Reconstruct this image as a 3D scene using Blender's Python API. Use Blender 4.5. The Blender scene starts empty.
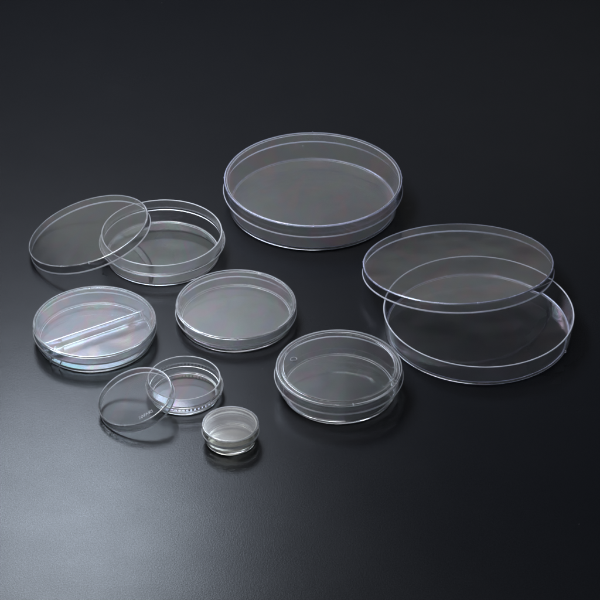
import bpy, bmesh, math, random
from mathutils import Vector, Matrix, Quaternion
random.seed(7)
sc = bpy.context.scene
col = sc.collection
MM = 0.001

# ------------------------------------------------------------------ helpers
def fillet(pts, seg=4):
    """closed (r, z, radius) outline in mm -> rounded (r, z) list"""
    out = []
    n = len(pts)
    for i, (x, y, f, *e) in enumerate(pts):
        e_ = e[0] if e else 0; g_ = e[1] if len(e) > 1 else 0
        p = Vector((x, y)); a = Vector(pts[i-1][:2]); b = Vector(pts[(i+1) % n][:2])
        if f <= 0:
            out.append((x, y, 0)); continue
        u = (a-p).normalized(); v = (b-p).normalized()
        ang = u.angle(v)
        if ang > math.pi-.03:
            out.append((x, y, 0)); continue
        t = min(f/math.tan(ang/2), .48*(a-p).length, .48*(b-p).length)
        rad = t*math.tan(ang/2)
        c = p + (u+v).normalized()*(rad/math.sin(ang/2))
        s = p+u*t-c; q_ = p+v*t-c
        a0 = math.atan2(s.y, s.x); d = math.atan2(q_.y, q_.x)-a0
        d = (d+math.pi) % (2*math.pi)-math.pi
        for k in range(seg+1):
            w = a0+d*k/seg
            out.append((c.x+rad*math.cos(w), c.y+rad*math.sin(w), e_ if k < seg else g_))
    # support rings so that flat plates and straight walls stay truly flat next to the rounded edges
    res = []
    for i, (x, y, m) in enumerate(out):
        res.append((x, y, m))
        x2, y2, _ = out[(i+1) % len(out)]
        ln = math.hypot(x2-x, y2-y)
        if ln > 1.2 and not (x < 1e-6 and x2 < 1e-6):
            k = .2/ln
            if x > 1e-6: res.append((x+(x2-x)*k, y+(y2-y)*k, m))
            if x2 > 1e-6: res.append((x2+(x-x2)*k, y2+(y-y2)*k, m))
    return res

def lathe(name, pts, mat, n=224, parent=None, ripple=None):
    prof = fillet(pts)
    bm = bmesh.new()
    rings = []
    for r, z, _ in prof:
        if r < 1e-6:
            rings.append([bm.verts.new((0, 0, z*MM))])
        else:
            ring = []
            for k in range(n):
                th = 2*math.pi*k/n
                rr = r+(ripple(r, z, th) if ripple else 0)
                ring.append(bm.verts.new((rr*MM*math.cos(th), rr*MM*math.sin(th), z*MM)))
            rings.append(ring)
    m = len(rings)
    for i in range(m):
        A, B = rings[i], rings[(i+1) % m]
        if len(A) == 1 and len(B) == 1:
            continue
        for k in range(n):
            q = (k+1) % n
            if len(A) == 1:
                bm.faces.new((A[0], B[k], B[q]))
            elif len(B) == 1:
                bm.faces.new((A[k], B[0], A[q]))
            else:
                bm.faces.new((A[k], B[k], B[q], A[q])).material_index = prof[i][2]
    bmesh.ops.recalc_face_normals(bm, faces=bm.faces)
    o = link(name, bm, mat, parent)
    bl = mat == M_blue
    o.data.materials.append(M_edge_blue if bl else M_edge); o.data.materials.append(M_soft_blue if bl else M_soft); o.data.materials.append(M_haze)
    return o

def link(name, bm, mat, parent=None, smooth=True):
    me = bpy.data.meshes.new(name)
    bm.to_mesh(me); bm.free()
    if smooth:
        me.polygons.foreach_set('use_smooth', [True]*len(me.polygons))
        me.set_sharp_from_angle(angle=math.radians(32))
    me.materials.append(mat)
    o = bpy.data.objects.new(name, me)
    col.objects.link(o)
    if parent: o.parent = parent
    return o

def nub(name, mat, parent, x, y, z, az, sx, sy, sz):
    """small rounded moulded bump, mm; az turns its long side"""
    bm = bmesh.new()
    bmesh.ops.create_cube(bm, size=1)
    bmesh.ops.scale(bm, vec=(sx*MM, sy*MM, sz*MM), verts=bm.verts)
    bmesh.ops.bevel(bm, geom=bm.edges[:], offset=min(sx, sy, sz)*.3*MM, segments=3, profile=.5, affect='EDGES')
    o = link(name, bm, mat, parent)
    o.location = (x*MM, y*MM, z*MM); o.rotation_euler.z = az
    return o

def tag(o, label, cat, group=None):
    o['label'] = label; o['category'] = cat
    if group: o['group'] = group
    return o

def empty(name, x, y):
    o = bpy.data.objects.new(name, None)
    col.objects.link(o); o.location = (x*MM, y*MM, 0)
    o.empty_display_size = .02
    return o

# ------------------------------------------------------------------ materials
def plastic(name, tint, rough=.012, wave=1.0, film=0.0, ior=1.57, milk=.008):
    m = bpy.data.materials.new(name); m.use_nodes = True
    nt = m.node_tree; N = nt.nodes; L = nt.links
    b = N['Principled BSDF']; out = N['Material Output']
    b.inputs['Base Color'].default_value = (*tint, 1)
    b.inputs['Transmission Weight'].default_value = 1-milk
    b.inputs['IOR'].default_value = ior
    tc = N.new('ShaderNodeTexCoord')
    # faint smears and handling marks: local roughness
    n1 = N.new('ShaderNodeTexNoise'); n1.inputs['Scale'].default_value = 55; n1.inputs['Detail'].default_value = 5
    n1.inputs['Distortion'].default_value = .6
    L.new(tc.outputs['Object'], n1.inputs['Vector'])
    mr = N.new('ShaderNodeMapRange'); mr.inputs['From Min'].default_value = .42; mr.inputs['From Max'].default_value = .75
    mr.inputs['To Min'].default_value = rough; mr.inputs['To Max'].default_value = rough+.09
    L.new(n1.outputs['Fac'], mr.inputs['Value']); L.new(mr.outputs['Result'], b.inputs['Roughness'])
    # moulding waviness
    n2 = N.new('ShaderNodeTexNoise'); n2.inputs['Scale'].default_value = 30; n2.inputs['Detail'].default_value = 1
    L.new(tc.outputs['Object'], n2.inputs['Vector'])
    bp = N.new('ShaderNodeBump'); bp.inputs['Strength'].default_value = .5*wave; bp.inputs['Distance'].default_value = .0006
    L.new(n2.outputs['Fac'], bp.inputs['Height']); L.new(bp.outputs['Normal'], b.inputs['Normal'])
    if film:
        n3 = N.new('ShaderNodeTexNoise'); n3.inputs['Scale'].default_value = 28; n3.inputs['Detail'].default_value = 3
        n3.inputs['Distortion'].default_value = 1.2
        mp = N.new('ShaderNodeMapping'); mp.inputs['Scale'].default_value = (1.0, .45, 1.0)
        mp.inputs['Rotation'].default_value = (0, 0, .9)
        L.new(tc.outputs['Object'], mp.inputs['Vector']); L.new(mp.outputs['Vector'], n3.inputs['Vector'])
        m3 = N.new('ShaderNodeMapRange'); m3.inputs['From Min'].default_value = .25; m3.inputs['From Max'].default_value = .75
        m3.inputs['To Min'].default_value = film*.66; m3.inputs['To Max'].default_value = film*1.45
        L.new(n3.outputs['Fac'], m3.inputs['Value']); L.new(m3.outputs['Result'], b.inputs['Thin Film Thickness'])
        b.inputs['Thin Film IOR'].default_value = 1.48
    return m

M_blue = plastic('blue_tinted_clear_plastic', (.965, .972, 1.0), film=900, milk=.007)
M_clear = plastic('clear_plastic', (.985, .99, 1.0), film=1000)
M_film = plastic('clear_plastic_iridescent', (.945, .985, 1.0), film=790, milk=.012)
M_haze = plastic('hazy_clear_plastic', (.98, .985, 1.0), rough=.16, milk=.14)
M_warm = plastic('warm_clear_plastic', (1.0, .998, .945))
M_small = plastic('neutral_clear_plastic', (.985, .995, 1.0), film=800, milk=.012)

def edge_plastic(name, trans, rough, tint=(.86, .88, .94), glow=0):
    m = bpy.data.materials.new(name); m.use_nodes = True
    b = m.node_tree.nodes['Principled BSDF']
    b.inputs['Base Color'].default_value = (*tint, 1)
    b.inputs['Transmission Weight'].default_value = trans
    b.inputs['Roughness'].default_value = rough; b.inputs['IOR'].default_value = 1.57
    N = m.node_tree.nodes; L = m.node_tree.links
    # uneven finish along the edge
    tc = N.new('ShaderNodeTexCoord'); nz = N.new('ShaderNodeTexNoise')
    nz.inputs['Scale'].default_value = 90; nz.inputs['Detail'].default_value = 4; nz.inputs['Roughness'].default_value = .65
    L.new(tc.outputs['Object'], nz.inputs['Vector'])
    mr = N.new('ShaderNodeMapRange'); mr.inputs['From Min'].default_value = .32; mr.inputs['From Max'].default_value = .68
    mr.inputs['To Min'].default_value = trans-.16; mr.inputs['To Max'].default_value = trans+.18
    L.new(nz.outputs['Fac'], mr.inputs['Value']); L.new(mr.outputs[0], b.inputs['Transmission Weight'])
    if glow:                         # light carried along inside the wall leaves through the edge
        tr = N.new('ShaderNodeBsdfTranslucent'); tr.inputs['Color'].default_value = (*tint, 1)
        mx = N.new('ShaderNodeMixShader'); mx.inputs[0].default_value = glow
        L.new(b.outputs[0], mx.inputs[1]); L.new(tr.outputs[0], mx.inputs[2])
        L.new(mx.outputs[0], N['Material Output'].inputs['Surface'])
    return m
# moulded edges are never polished: they scatter some light
M_edge = edge_plastic('unpolished_plastic_edge', .34, .22, glow=.35)
M_soft = edge_plastic('slightly_dull_plastic_edge', .78, .12)
M_edge_blue = edge_plastic('unpolished_bluish_edge', .30, .22, (.86, .88, 1.0), glow=.35)
M_soft_blue = edge_plastic('slightly_dull_bluish_edge', .72, .12, (.68, .71, 1.0))

def table_material():
    m = bpy.data.materials.new('black_leatherette'); m.use_nodes = True
    nt = m.node_tree; N = nt.nodes; L = nt.links
    N.remove(N['Principled BSDF'])
    tc = N.new('ShaderNodeTexCoord')
    n1 = N.new('ShaderNodeTexNoise'); n1.inputs['Scale'].default_value = 1350; n1.inputs['Detail'].default_value = 3; n1.inputs['Roughness'].default_value = .65
    n2 = N.new('ShaderNodeTexNoise'); n2.inputs['Scale'].default_value = 7; n2.inputs['Detail'].default_value = 7
    n3 = N.new('ShaderNodeTexNoise'); n3.inputs['Scale'].default_value = 26; n3.inputs['Detail'].default_value = 8; n3.inputs['Roughness'].default_value = .7
    v = N.new('ShaderNodeTexVoronoi'); v.inputs['Scale'].default_value = 1150
    for n in (n1, n2, n3, v): L.new(tc.outputs['Object'], n.inputs['Vector'])
    r = N.new('ShaderNodeMix'); r.data_type = 'RGBA'
    r.inputs['A'].default_value = (.0022, .0026, .0036, 1); r.inputs['B'].default_value = (.0060, .0068, .0095, 1)
    L.new(n1.outputs['Fac'], r.inputs['Factor'])
    # a little dust
    dv = N.new('ShaderNodeTexVoronoi'); dv.inputs['Scale'].default_value = 75
    L.new(tc.outputs['Object'], dv.inputs['Vector'])
    sp = N.new('ShaderNodeSeparateColor'); L.new(dv.outputs['Color'], sp.inputs[0])
    sz = N.new('ShaderNodeMapRange'); sz.inputs['From Min'].default_value = .72; sz.inputs['From Max'].default_value = 1
    sz.inputs['To Min'].default_value = 0; sz.inputs['To Max'].default_value = .028
    L.new(sp.outputs[0], sz.inputs['Value'])
    lt_ = N.new('ShaderNodeMath'); lt_.operation = 'LESS_THAN'
    L.new(dv.outputs['Distance'], lt_.inputs[0]); L.new(sz.outputs[0], lt_.inputs[1])
    dm = N.new('ShaderNodeMix'); dm.data_type = 'RGBA'; dm.inputs['B'].default_value = (.075, .075, .08, 1)
    L.new(lt_.outputs[0], dm.inputs['Factor']); L.new(r.outputs['Result'], dm.inputs['A'])
    df = N.new('ShaderNodeBsdfDiffuse'); L.new(dm.outputs['Result'], df.inputs['Color'])
    # grain: the tiny raised cells shine a little differently, and handling leaves uneven patches
    g1 = N.new('ShaderNodeMapRange'); g1.inputs['From Min'].default_value = .3; g1.inputs['From Max'].default_value = .7
    g1.inputs['To Min'].default_value = .018; g1.inputs['To Max'].default_value = .040
    L.new(n1.outputs['Fac'], g1.inputs['Value'])
    g2 = N.new('ShaderNodeMapRange'); g2.inputs['From Min'].default_value = .3; g2.inputs['From Max'].default_value = .7
    g2.inputs['To Min'].default_value = .93; g2.inputs['To Max'].default_value = 1.07
    L.new(n3.outputs['Fac'], g2.inputs['Value'])
    gm = N.new('ShaderNodeMath'); gm.operation = 'MULTIPLY'
    L.new(g1.outputs[0], gm.inputs[0]); L.new(g2.outputs[0], gm.inputs[1])
    mr = N.new('ShaderNodeMapRange'); mr.inputs['To Min'].default_value = .23; mr.inputs['To Max'].default_value = .30
    L.new(n2.outputs['Fac'], mr.inputs['Value'])
    ad = N.new('ShaderNodeMath'); ad.operation = 'ADD'
    L.new(n1.outputs['Fac'], ad.inputs[0]); L.new(v.outputs['Distance'], ad.inputs[1])
    bp = N.new('ShaderNodeBump'); bp.inputs['Strength'].default_value = .10; bp.inputs['Distance'].default_value = .0002
    L.new(ad.outputs[0], bp.inputs['Height'])
    gl = N.new('ShaderNodeBsdfGlossy')
    L.new(mr.outputs[0], gl.inputs['Roughness']); L.new(bp.outputs['Normal'], gl.inputs['Normal'])
    mx = N.new('ShaderNodeMixShader')
    L.new(gm.outputs[0], mx.inputs[0]); L.new(df.outputs[0], mx.inputs[1]); L.new(gl.outputs[0], mx.inputs[2])
    L.new(mx.outputs[0], N['Material Output'].inputs['Surface'])
    return m

bm = bmesh.new()
bmesh.ops.create_grid(bm, x_segments=2, y_segments=2, size=4.0)
t = link('table_top', bm, table_material(), smooth=False)
t['kind'] = 'structure'

# ------------------------------------------------------------------ profiles
GAP = .06
def lid_profile(h, rt, rb, w=1.0, t=1.0, rim=0.0, rec=.6, bead=None):
    """origin at the centre of the lower edge; plate on top at height h"""
    top = [(0, h-(rec if rim else 0), 0)]
    if bead:
        zb = h-(rec if rim else 0)
        top += [(bead-.9, zb, .3), (bead-.55, zb+.7, .3, 2), (bead+.55, zb+.7, .3, 2), (bead+.9, zb, .3)]
    if rim:
        top += [(rt-rim-.25, h-rec, .3), (rt-rim, h, .3, 2)]
    tz = h-(rec if rim else 0)-t
    return top+[(rt, h, .8, 2), (rb-.42, 1.35, .12, 1, 1), (rb, .85, .2, 1, 1), (rb, .0, .45, 1), (rb-w, .0, .55, 1), (rt-w-.05, tz, .7), (0, tz, 0)]  # flared lower lip, added so overhead light draws a bright ring there

def base_profile(H, rb, rr, outer=(), w=1.0, t=1.1, foot=.6, ftw=2.2, inner=None):
    p = [(0, GAP+foot, 0), (rb-ftw-.3, GAP+foot, .2), (rb-ftw, GAP, .25), (rb-.1, GAP, .5, 1)]
    p += list(outer)
    p += [(rr, H, .55, 1), (rr-w, H, .55, 1)]
    p += list(inner or [])
    p += [(rb-w-.1, GAP+foot+t, .9, 2), (0, GAP+foot+t, 0)]
    return p

def polar(r, deg):
    a = math.radians(deg)
    return r*math.cos(a), r*math.sin(a), a

# ------------------------------------------------------------------ closed dishes
def closed(x, y, label, base_pts, lid_pts, lid_z, mat, lidmat=None, group='clear petri dishes with their lids on'):
    root = tag(empty('petri_dish', x, y), label, 'petri dish', group)
    b = lathe('base', base_pts, mat, parent=root)
    l = lathe('lid', lid_pts, lidmat or mat, parent=root)
    l.location.z = lid_z*MM
    return root, b, l

# large one at the back
A, Ab, Al = closed(10.7, 136.9, 'large closed petri dish with bluish rims, farthest back of the closed ones',
    base_profile(24.4, 69.0, 71.2, w=1.1, t=1.2), lid_profile(10.9, 72.8, 73.7, w=1.1, t=1.1), 15.0, M_blue)
for d in (-90, 0, 90, 180):
    px, py, a = polar(72.0, d)
    nub('edge_notch', M_blue, Al, px, py, 10.6, a, 2.3, 1.0, 1.3)
px, py, a = polar(67.6, 97)
nub('speck_nub', M_blue, Ab, px, py, 14.5, a, 1.0, 1.0, 1.0)  # added bump standing in for a glinting dust speck on the rear wall

# the divided one at the left
D, Db, Dl = closed(-153.3, -48.6, 'closed petri dish split in two by a straight divider, milky iridescent look',
    base_profile(13.7, 43.5, 44.5, w=.9, t=1.0, outer=[(44.4, 2.2, .4)]), lid_profile(7.4, 45.85, 46.2, w=.9, t=.9, rim=1.7), 8.3, M_film)
# divider: a low wall across the base
bm = bmesh.new()
hw = 42.2
sec = [(-.75, 0), (.75, 0), (.42, 8.6), (-.42, 8.6)]
va = [bm.verts.new((-hw*MM, s*MM, z*MM)) for s, z in sec]
vb = [bm.verts.new((hw*MM, s*MM, z*MM)) for s, z in sec]
for k in range(4):
    q = (k+1) % 4
    bm.faces.new((va[k], va[q], vb[q], vb[k]))
bm.faces.new(va[::-1]); bm.faces.new(vb)
bmesh.ops.recalc_face_normals(bm, faces=bm.faces)
bmesh.ops.bevel(bm, geom=[e for e in bm.edges if e.calc_length() > .05], offset=.25*MM, segments=2, profile=.5, affect='EDGES')
dv = link('divider', bm, M_clear, Db)
dv.location.z = 1.75*MM; dv.rotation_euler.z = math.radians(31)
# forked ends of the divider
for s in (1, -1):
    for g in (1, -1):
        x0, y0 = s*27.0, 1.2*g
        x1, y1 = s*41.3, 5.6*g
        ln = math.hypot(x1-x0, y1-y0); aa = math.atan2(y1-y0, x1-x0)
        o = nub('divider_brace', M_film, Db, 0, 0, 0, 0, ln, .6, 1.5 if s > 0 else 5.0)
        R = Matrix.Rotation(math.radians(31), 3, 'Z')
        c = R @ Vector(((x0+x1)/2, (y0+y1)/2, 0))
        o.location = (c.x*MM, c.y*MM, (2.55 if s > 0 else 4.3)*MM); o.rotation_euler.z = aa+math.radians(31)
for az in (228.5, 240):
    px, py, a = polar(44.75, az)
    o = nub('outer_rib', M_edge, Db, px, py, 4.4, a, .8, .9, 7.0)
    o.rotation_euler.x = math.radians(-24)
px, py, a = polar(44.0, 100)
nub('vent_nub', M_film, Dl, px, py, 6.3, a, 1.6, 1.4, 1.0)

# middle one
E_, Eb, El = closed(-48.4, -24.3, 'closed petri dish standing in the middle of the group, plain flat lid',
    base_profile(12.5, 43.3, 44.3, w=.9, t=1.0, outer=[(44.2, 2.2, .4)]), lid_profile(8.2, 45.6, 46.1, w=.9, t=.9, rim=1.7), 6.2, M_clear)
px, py, a = polar(45.3, -87)
nub('vent_nub', M_clear, El, px, py, 7.7, a, 1.0, 1.2, 1.6)

# front one with the stacking ring
F_, Fb, Fl = closed(28.0, -111.9, 'closed petri dish at the front with a raised stacking ring on its deeper lid',
    base_profile(18.6, 41.0, 44.2, w=1.0, t=1.1, outer=[(43.2, 4.6, .5, 2)], inner=[(42.2, 4.9, .5)]), lid_profile(8.0, 45.5, 46.7, w=1.0, t=.9, bead=40.9), 12.6, M_clear)
for r, d in ((44.9, -78), (43.6, -22), (44.2, -26), (44.4, -30)):
    px, py, a = polar(r, d)
    nub('vent_nub', M_clear, Fl, px, py, 6.2 if d > -70 else 7.6, a, 2.0, .7, 2.6 if d > -70 else 1.5)
mk = lathe('moulded_mark', [(1.9, .0, 0), (1.9, .22, .1), (2.6, .22, .1), (2.6, 0, 0)], M_soft, n=48, parent=Fl)
mk.location = (-32.5*MM, 8.5*MM, 8.0*MM)

# smallest one
H_, Hb, Hl = closed(-48.5, -170.3, 'smallest closed petri dish, thick walled and slightly warm toned, nearest the front edge',
    base_profile(13.4, 17.4, 18.7, w=1.0, t=1.2, ftw=1.8,
                 outer=[(17.6, 3.0, .5), (19.6, 5.6, .5, 2), (19.6, 7.6, .4, 1), (18.6, 8.0, .3)], inner=[(17.3, 8, .5), (17.2, 4.0, .6)]),
    lid_profile(6.5, 20.1, 20.3, w=1.0, t=1.0), 8.4, M_warm)

# ------------------------------------------------------------------ open bases
GB = 'open petri dishes without their lids'
Bb = lathe('open_petri_dish', base_profile(17.5, 69.8, 71.5, w=1.05, t=1.2, ftw=2.0), M_blue)
Bb.location = (133.9*MM, -37.4*MM, 0)
tag(Bb, 'wide shallow clear petri base at the right under a propped large lid', 'petri dish', GB)
px, py, a = polar(69.9, -26)
nub('foot_nub', M_blue, Bb, px, py, 1.2, a, 1.6, 1.6, 1.8)
px, py, a = polar(66.0, 24)
nub('speck_nub', M_blue, Bb, px, py, 2.6, a, 1.3, 1.3, 1.0)

Cb = lathe('open_petri_dish', base_profile(20.7, 45.2, 47.6, w=1.0, t=1.1,
           outer=[(48.3, 10.6, .5), (49.7, 11.2, .5), (49.8, 12.6, .5, 1), (47.9, 13.0, .5, 3, 3)],
           inner=[(46.4, 12.6, .6), (46.6, 11.0, .6)]), M_clear)
Cb.location = (-108.9*MM, 64.1*MM, 0)
tag(Cb, 'medium clear petri base at the back left, narrow collar above a flange', 'petri dish', GB)
nub('foot_nub', M_clear, Cb, -4.0, -46.2, 3.5, math.radians(-95), 1.0, .5, 5.0)

def ribs(r, z, th):
    return (.13+.05*math.sin(5*th+1)+.03*math.sin(13*th))*.6*math.cos(64*th+.6*math.sin(3*th)) if r > 27.2 and 5 < z < 8.6 else 0
Gb = lathe('open_petri_dish', base_profile(15.1, 24.9, 26.2, w=.9, t=1.0, ftw=1.8,
           outer=[(26.2, 5.2, .4), (28.0, 5.8, .4), (28.1, 8.0, .5, 1), (26.4, 8.5, .4)],
           inner=[(25.3, 8.4, .5), (25.0, 5.0, .6)]), M_small, n=432, ripple=ribs)
Gb.location = (-83.2*MM, -117.8*MM, 0)
tag(Gb, 'small clear petri base with a ribbed grip ring round its wall', 'petri dish', GB)

# ------------------------------------------------------------------ loose lids, leaning on the bases
GL = 'petri dish lids leaning on their bases'
def loose_lid(cx, cy, d, deg, h, rt, rb, mat, label, spin=0, **kw):
    """lower edge touches the table on the side the lid leans down to (horizontal direction d)"""
    o = lathe('petri_dish_cover', lid_profile(h, rt, rb, **kw), mat)
    d = Vector((d[0], d[1], 0)).normalized()
    th = math.radians(deg)
    n = d*math.sin(th)+Vector((0, 0, math.cos(th)))
    top = Vector((cx, cy, h*math.cos(th)+rb*math.sin(th)+.08))
    o.location = (top-n*h)*MM
    o.rotation_mode = 'QUATERNION'
    o.rotation_quaternion = Vector((0, 0, 1)).rotation_difference(n) @ Quaternion((0, 0, 1), spin)
    tag(o, label, 'petri dish lid', GL)
    return o
Bl = loose_lid(122.0, 22.2, (-11.9, 59.6), 9.45, 8.38, 73.5, 74.1, M_blue,
    'largest loose clear lid with bluish edges, propped on the wide base at the right', w=1.05, t=1.1)
for dg in (-82, 176, -14, 34):
    px, py, a = polar(72.8, dg)
    nub('edge_notch', M_blue, Bl, px, py, 8.0, a, 2.2, 1.0, 1.3)
Cl = loose_lid(-167.6, 67.6, (-58.7, 3.5), 14.8, 7.74, 49.3, 49.75, M_clear,
    'medium loose clear lid tilted to the left against the collared base at the back left', w=1.0, t=1.0)
px, py, a = polar(48.9, -84)
nub('vent_nub', M_clear, Cl, px, py, 7.0, a, 1.4, 1.2, 1.6)
Gl = loose_lid(-117.3, -139.7, (-34.1, -21.9), 17.4, 7.2, 27.8, 28.05, M_small,
    'small loose clear lid with moulded lettering, leaning on the ribbed small base', w=.8, t=.9)
# moulded lettering near the front edge of the small lid
cu = bpy.data.curves.new('lettering', 'FONT')
cu.body = 'IWAKI'; cu.size = 3.9*MM; cu.extrude = .16*MM; cu.align_x = 'CENTER'; cu.bevel_depth = .05*MM
tmp = bpy.data.objects.new('lettering', cu); col.objects.link(tmp)
bpy.context.view_layer.update()
me = bpy.data.meshes.new_from_object(tmp.evaluated_get(bpy.context.evaluated_depsgraph_get()))
bpy.data.objects.remove(tmp)
lt = bpy.data.objects.new('lettering', me); col.objects.link(lt)
me.materials.clear(); me.materials.append(M_soft)
lt.parent = Gl
px, py, a = polar(23.4, -66)
lt.location = (px*MM, py*MM, 7.4*MM); lt.rotation_euler.z = a+math.pi/2

# ------------------------------------------------------------------ light
w = bpy.data.worlds.new('World'); sc.world = w; w.use_nodes = True
w.node_tree.nodes['Background'].inputs['Color'].default_value = (.75, .85, 1, 1)
w.node_tree.nodes['Background'].inputs['Strength'].default_value = .05

def area(name, loc, target, sx, sy, power, color):
    li = bpy.data.lights.new(name, 'AREA'); li.shape = 'RECTANGLE'
    li.size = sx; li.size_y = sy; li.energy = power; li.color = color
    o = bpy.data.objects.new(name, li); col.objects.link(o)
    o.location = loc
    o.rotation_euler = (Vector(target)-Vector(loc)).to_track_quat('-Z', 'Y').to_euler()
    return o
def soften(o, a0, b0=None):
    """softbox diffuser: hot centre, fading towards its edges (a0 / b0: where the fade starts, along x / y)"""
    li = o.data; li.use_nodes = True
    N = li.node_tree.nodes; L = li.node_tree.links
    geo = N.new('ShaderNodeNewGeometry')
    sub = N.new('ShaderNodeVectorMath'); sub.operation = 'SUBTRACT'; sub.inputs[1].default_value = (.5, .5, 0)
    L.new(geo.outputs['Parametric'], sub.inputs[0])
    def fade(src, r0):
        mr = N.new('ShaderNodeMapRange'); mr.interpolation_type = 'SMOOTHSTEP'
        mr.inputs['From Min'].default_value = r0; mr.inputs['From Max'].default_value = .5
        mr.inputs['To Min'].default_value = 1; mr.inputs['To Max'].default_value = 0
        L.new(src, mr.inputs['Value'])
        return mr.outputs['Result']
    if b0 is None:                                   # round fall-off
        mul = N.new('ShaderNodeVectorMath'); mul.operation = 'MULTIPLY'; mul.inputs[1].default_value = (1, 1, 0)
        ln = N.new('ShaderNodeVectorMath'); ln.operation = 'LENGTH'
        L.new(sub.outputs[0], mul.inputs[0]); L.new(mul.outputs[0], ln.inputs[0])
        res = fade(ln.outputs['Value'], a0)
    else:                                            # rectangular fall-off
        sep = N.new('ShaderNodeSeparateXYZ'); L.new(sub.outputs[0], sep.inputs[0])
        outs = []
        for ax, r0 in (('X', a0), ('Y', b0)):
            ab = N.new('ShaderNodeMath'); ab.operation = 'ABSOLUTE'; L.new(sep.outputs[ax], ab.inputs[0])
            outs.append(fade(ab.outputs[0], r0))
        mu = N.new('ShaderNodeMath'); mu.operation = 'MULTIPLY'
        L.new(outs[0], mu.inputs[0]); L.new(outs[1], mu.inputs[1])
        res = mu.outputs[0]
    L.new(res, N['Emission'].inputs['Strength'])
# broad softbox behind the dishes, left of centre
back = area('back_softbox', (-.385, .886, .854), (-.02, 0, 0), 1.2, .75, 4.7, (.87, .88, 1.0))
soften(back, .15)
# dim low bank further back
low = area('low_softbox', (-.08, 1.165, .555), (0, 0, 0), 1.28, .70, 1.06, (1, 1, .97))
soften(low, .43, .1)
# small hot softbox, back left and fairly close
hot = area('close_softbox', (-.26, .44, .63), (-.06, -.10, 0), .42, .40, 14.8, (.74, .85, 1.0))
soften(hot, .15)
# wide overhead bank
top = area('overhead_softbox', (-.25, .05, 1.15), (-.1, 0, 0), .9, .9, 13, (.97, .98, 1))
soften(top, .3)
# key lamp overhead at the left
key = area('key_softbox', (-.26, .02, .62), (-.02, -.02, 0), .13, .11, 2.4, (1, .98, .96))

# ------------------------------------------------------------------ camera
f, p, Dm = 2062.32, .614742, 1.5864
cam = bpy.data.cameras.new('camera'); co = bpy.data.objects.new('camera', cam); col.objects.link(co)
cam.sensor_width = 36; cam.lens = f/600*36
cam.clip_start = .01; cam.clip_end = 50
co.location = (0, -Dm*math.cos(p), Dm*math.sin(p))
co.rotation_euler = (math.pi/2-p, 0, 0)
sc.camera = co

sc.render.engine = 'CYCLES'
cy = sc.cycles
cy.max_bounces = 22; cy.transmission_bounces = 22; cy.glossy_bounces = 16; cy.diffuse_bounces = 4
cy.transparent_max_bounces = 32
cy.caustics_reflective = True; cy.caustics_refractive = True
cy.blur_glossy = 0.2
cy.sample_clamp_indirect = 6
cy.use_denoising = True
cy.use_adaptive_sampling = True; cy.adaptive_threshold = .015
sc.view_settings.view_transform = 'Standard'; sc.view_settings.look = 'None'
sc.view_settings.exposure = 0; sc.view_settings.gamma = 1
